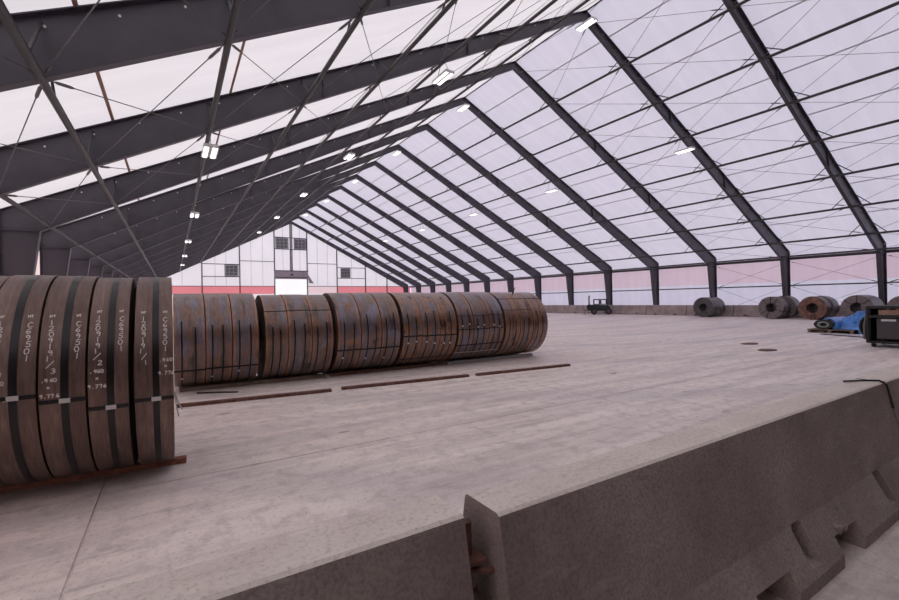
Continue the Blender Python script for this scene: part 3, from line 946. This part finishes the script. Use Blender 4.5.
# ------------------------------------------------------------------ wheeled machine by the right wall
t = tag(empty('towed_machine', (17.5, 27.0, 0), -.88), 'small black wheeled machine with upright pipe parked before the far barriers', 'machine')
GB = M['green_black']
mb = MB(); mb.prism([(-.85, .42), (.80, .42), (.95, .55), (.95, .72), (.72, .86), (-.80, .90), (-.90, .80)], -.42, .42, 'Y'); mb.build('hood', GB, t)
mb = MB(); mb.box((-.9, -.36, .34), (.9, .36, .43)); mb.build('chassis', M['black'], t)
for x0, x1 in ((-.62, .02), (.03, .66)):
    mb = MB()
    for yy in (-.38,):
        for a, b, c, d_ in ((x0, x1, .90, .97), (x0, x1, 1.32, 1.41), (x0, x0 + .12, .97, 1.32), (x1 - .12, x1, .97, 1.32)):
            mb.box((a, yy, c), (b, yy + .05, d_))
    mb.box((x0, -.38, 1.38), (x1, .1, 1.41))
    f = mb.build('cab_frame', M['black'], t)
for x in (-.55, .78):
    for s in (-1, 1):
        mb = MB(); Mw = Matrix.Translation((x, s * .44, .31)) @ Matrix.Rotation(PI / 2, 4, 'Z')
        mb.lathe([(-.09, .20), (-.10, .28), (-.06, .31), (.06, .31), (.10, .28), (.09, .20)], 28, True, Mw); w_ = mb.build('tyre', M['rubber'], t, True)
        mb = MB(); mb.lathe([(-.05, .04), (-.05, .20), (.05, .20), (.05, .04)], 20, True, Mw); mb.build('rim', M['panel_grey'], w_, True)
mb = MB(); mb.tube([(-1.02, 0, .6), (-1.02, 0, 1.62)], .065, 10); p_ = mb.build('exhaust_pipe', M['black'], t, True)
mb = MB(); mb.tube([(-1.02, 0, 1.62), (-1.0, 0, 1.66), (-.93, 0, 1.68)], .07, 10); mb.build('rain_cap', M['black'], p_, True)
mb = MB(); mb.lathe([(-.16, .02), (-.16, .27), (.16, .27), (.16, .02)], 24, True, Matrix.Translation((-.98, 0, .66)) @ Matrix.Rotation(PI / 2, 4, 'Z')); mb.build('drum', M['black'], t, True)
mb = MB(); mb.tube([(-.9, 0, .38), (-1.45, 0, .40)], .035, 8); mb.build('tow_bar', M['black'], t, True)
mb = MB(); mb.tube([(-1.42, 0, .02), (-1.42, 0, .50)], .03, 8); mb.box((-1.50, -.07, 0), (-1.34, .07, .02)); mb.build('jack_leg', M['black'], t)

# ------------------------------------------------------------------ right: cart, tarp, roll, pallet
t.scale = (.92, .92, 1.0)
t = tag(empty('equipment_cart', (1.25, 3.60, 0)), 'black open-frame equipment cart at the right picture edge', 'cart')
BK = M['black']
def cb(name, lo, hi, mat, par=t): return MB().box(lo, hi).build(name, mat, par)
LX, LY, HZ = 1.1, 1.6, 1.12     # x 0..LX, y -LY/2..LY/2 (photo-left end is +y)
for x in (0, LX):
    for y in (-LY / 2, 0, LY / 2):
        cb('upright', (x - .03, y - .03, .12), (x + .03, y + .03, HZ), BK)
for z in (.14, .86, HZ):
    for x in (0, LX): cb('rail', (x - .028, -LY / 2, z - .03), (x + .028, LY / 2, z + .03), BK)
    for y in (-LY / 2, LY / 2): cb('rail', (0, y - .027, z - .029), (LX, y + .027, z + .029), BK)
cb('back_panel', (LX - .06, -LY / 2 + .03, .16), (LX - .03, LY / 2 - .03, 1.09), BK)
cb('end_panel', (.03, LY / 2 - .06, .16), (LX - .06, LY / 2 - .03, 1.09), BK)
cb('lower_shelf', (.03, -LY / 2 + .03, .10), (LX - .03, LY / 2 - .03, .16), M['metal_lt'])
cb('top_sheet', (.0, -LY / 2, HZ + .03), (LX, LY / 2, HZ + .045), BK)
cb('control_box', (.06, -.68, .24), (LX - .1, .62, .80), M['panel_grey'])
cb('box_door', (.03, -.05, .26), (.06, .60, .72), M['panel_grey'])
cb('name_strip', (.022, .22, .735), (.06, .52, .79), M['label_white'])
cb('upper_tray', (.05, -.7, .88), (LX - .05, .7, .91), BK)
sc = cb('scrap_box', (.06, -.55, .91), (.5, .58, 1.05), M['peach'])
for k in range(5):
    y = -.4 + k * .2
    MB().box((-.05, -.06, 0), (.05, .06, .05), Matrix.Translation((.12, y, 1.04)) @ Matrix.Rotation(.3 * k, 4, 'X')).build('rag', M['peach'], t)
for k in range(4):
    mb = MB(); pts = []
    for q in range(15):
        a = PI * q / 14
        pts.append((.12 + .12 * k, LY / 2 + .03 + (.16 + .02 * (k % 2)) * math.sin(a), .30 + .02 * k + .27 * (1 + math.cos(a)) * (1 - .08 * k)))
    mb.tube(pts, .032, 8); mb.build('hose', M['rubber'], t, True)
mb = MB(); mb.tube([(.0, LY / 2 + .02, .92), (-.04, LY / 2 + .06, .6), (-.05, LY / 2 + .05, .22)], .028, 8); mb.build('hose', M['cable'], t, True)
for x in (.12, LX - .12):
    for y in (-LY / 2 + .12, LY / 2 - .10):
        mb = MB(); mb.lathe([(-.025, .01), (-.025, .055), (.025, .055), (.025, .01)], 16, True, Matrix.Translation((x, y, .056))); mb.build('caster', M['rubber'], t, True)

# plank pallet
t = tag(empty('wooden_pallet', (6.35, 6.75, 0)), 'weathered wooden pallet under the dark roll and blue tarp', 'pallet')
for k in range(6):
    MB().box((-.35 + k * .27, -.72, .11), (-.35 + k * .27 + .20, .72, .14)).build('deck_board', M['pallet'], t)
for k in range(3):
    MB().box((-.35, -.70 + k * .65, .02), (1.2, -.60 + k * .65, .11)).build('runner', M['pallet'], t)
for k in range(2):
    MB().box((-.35 + k * 1.35, -.72, 0), (-.35 + k * 1.35 + .2, .72, .02)).build('bottom_board', M['pallet'], t)
# dark flattened roll
t = tag(empty('rolled_sheet', (6.0, 6.95, .14)), 'dark flattened roll of sheet on the pallet, its end facing out', 'roll')
EL = Matrix.Translation((0, 0, .19)) @ Matrix.Diagonal((1, 1.62, 1, 1))
mb = MB(); mb.lathe([(0, .122), (-.012, .14), (.004, .15), (-.01, .17), (.012, .188), (1.8, .188), (1.8, .122)], 40, True, EL); mb.build('outer_wraps', M['carpet'], t, True)
mb = MB(); mb.lathe([(-.006, .072), (-.012, .10), (.002, .121), (1.79, .121), (1.79, .072)], 40, True, EL); mb.build('inner_wraps', M['carpet_in'], t, True)
mb = MB(); mb.lathe([(.12, .002), (.12, .071), (1.78, .071), (1.78, .002)], 32, True, EL); mb.build('core', M['black'], t, True)
# crumpled blue tarp heap
mb = MB(); nx, ny = 54, 60
from mathutils import noise as mnoise
for i in range(nx + 1):
    for j in range(ny + 1):
        u, v = i / nx, j / ny
        x = -.95 + 1.9 * u; y = 1.0 - 2.25 * v
        e = (min(1, u * 1.9) ** .75) * max(0, 1 - max(0, 2 * u - 1) ** 6) * max(0, 1 - (2 * v - 1) ** 6) ** .4
        hgt = (.40 + .46 * min(1, v * 1.7)) * e
        p = Vector((x * 2.1, y * 2.1, 3.0))
        cr = mnoise.noise(p * .9) * .14 - abs(mnoise.noise(p * 1.6)) * .36 + .10 - abs(mnoise.noise(p * 3.4 + Vector((5, 2, 0)))) * .16
        z = max(.012, .02 + hgt + cr * min(1, hgt * 2.6))
        x += mnoise.noise(p * 1.7 + Vector((9, 0, 0))) * .10; y += mnoise.noise(p * 1.5 + Vector((0, 9, 0))) * .12
        gx, gy = x + 7.08, y + 5.98
        if 5.9 < gx < 7.7 and 5.93 < gy < 7.57: z = max(z, .165)
        if 6.15 < gx < 7.95 and 6.55 < gy < 7.35: z = max(z, .14 + .20 + .24 * math.sqrt(max(0, 1 - ((gy - 6.95) / .36) ** 2)))
        mb.v.append((x, y, z))
for i in range(nx):
    for j in range(ny):
        a = i * (ny + 1) + j; mb.f.append((a, a + 1, a + ny + 2, a + ny + 1))
o = mb.build('blue_tarp', M['blue'], None, True, (7.08, 5.98, 0))
tag(o, 'crumpled bright blue tarpaulin heaped over the pallet', 'tarp')
so = o.modifiers.new('thick', 'SOLIDIFY'); so.thickness = .006
# flat sheets on the floor before the tarp
t = bar('flat_sheet', (5.15, 6.75, 0), (4.35, 5.0, 0), .5, .035, M['plate'], 0, 'pale flat sheet lying on the floor before the tarp', 'sheet')
mb = MB(); mb.box((-.02, -.012, 0), (1.95, -.001, .033)); mb.build('dark_edge', M['black'], t)
# rags and offcuts on the floor
for x, y, lab in ((-.25, 6.78, 'flat dark scrap on the floor, the one farther from the camera'), (-1.7, 5.69, 'flat brown scrap on the open floor, the one nearer the camera')):
    mb = MB(); rr = random.Random(int(x * 10)); pts = []
    for k in range(11):
        a = 2 * PI * k / 11; r = rr.uniform(.7, 1.1); pts.append((x + .30 * r * math.cos(a), y + .22 * r * math.sin(a)))
    mb.prism(pts, .001, .022, 'Z'); tag(mb.build('floor_scrap', M['rust']), lab, 'scrap')
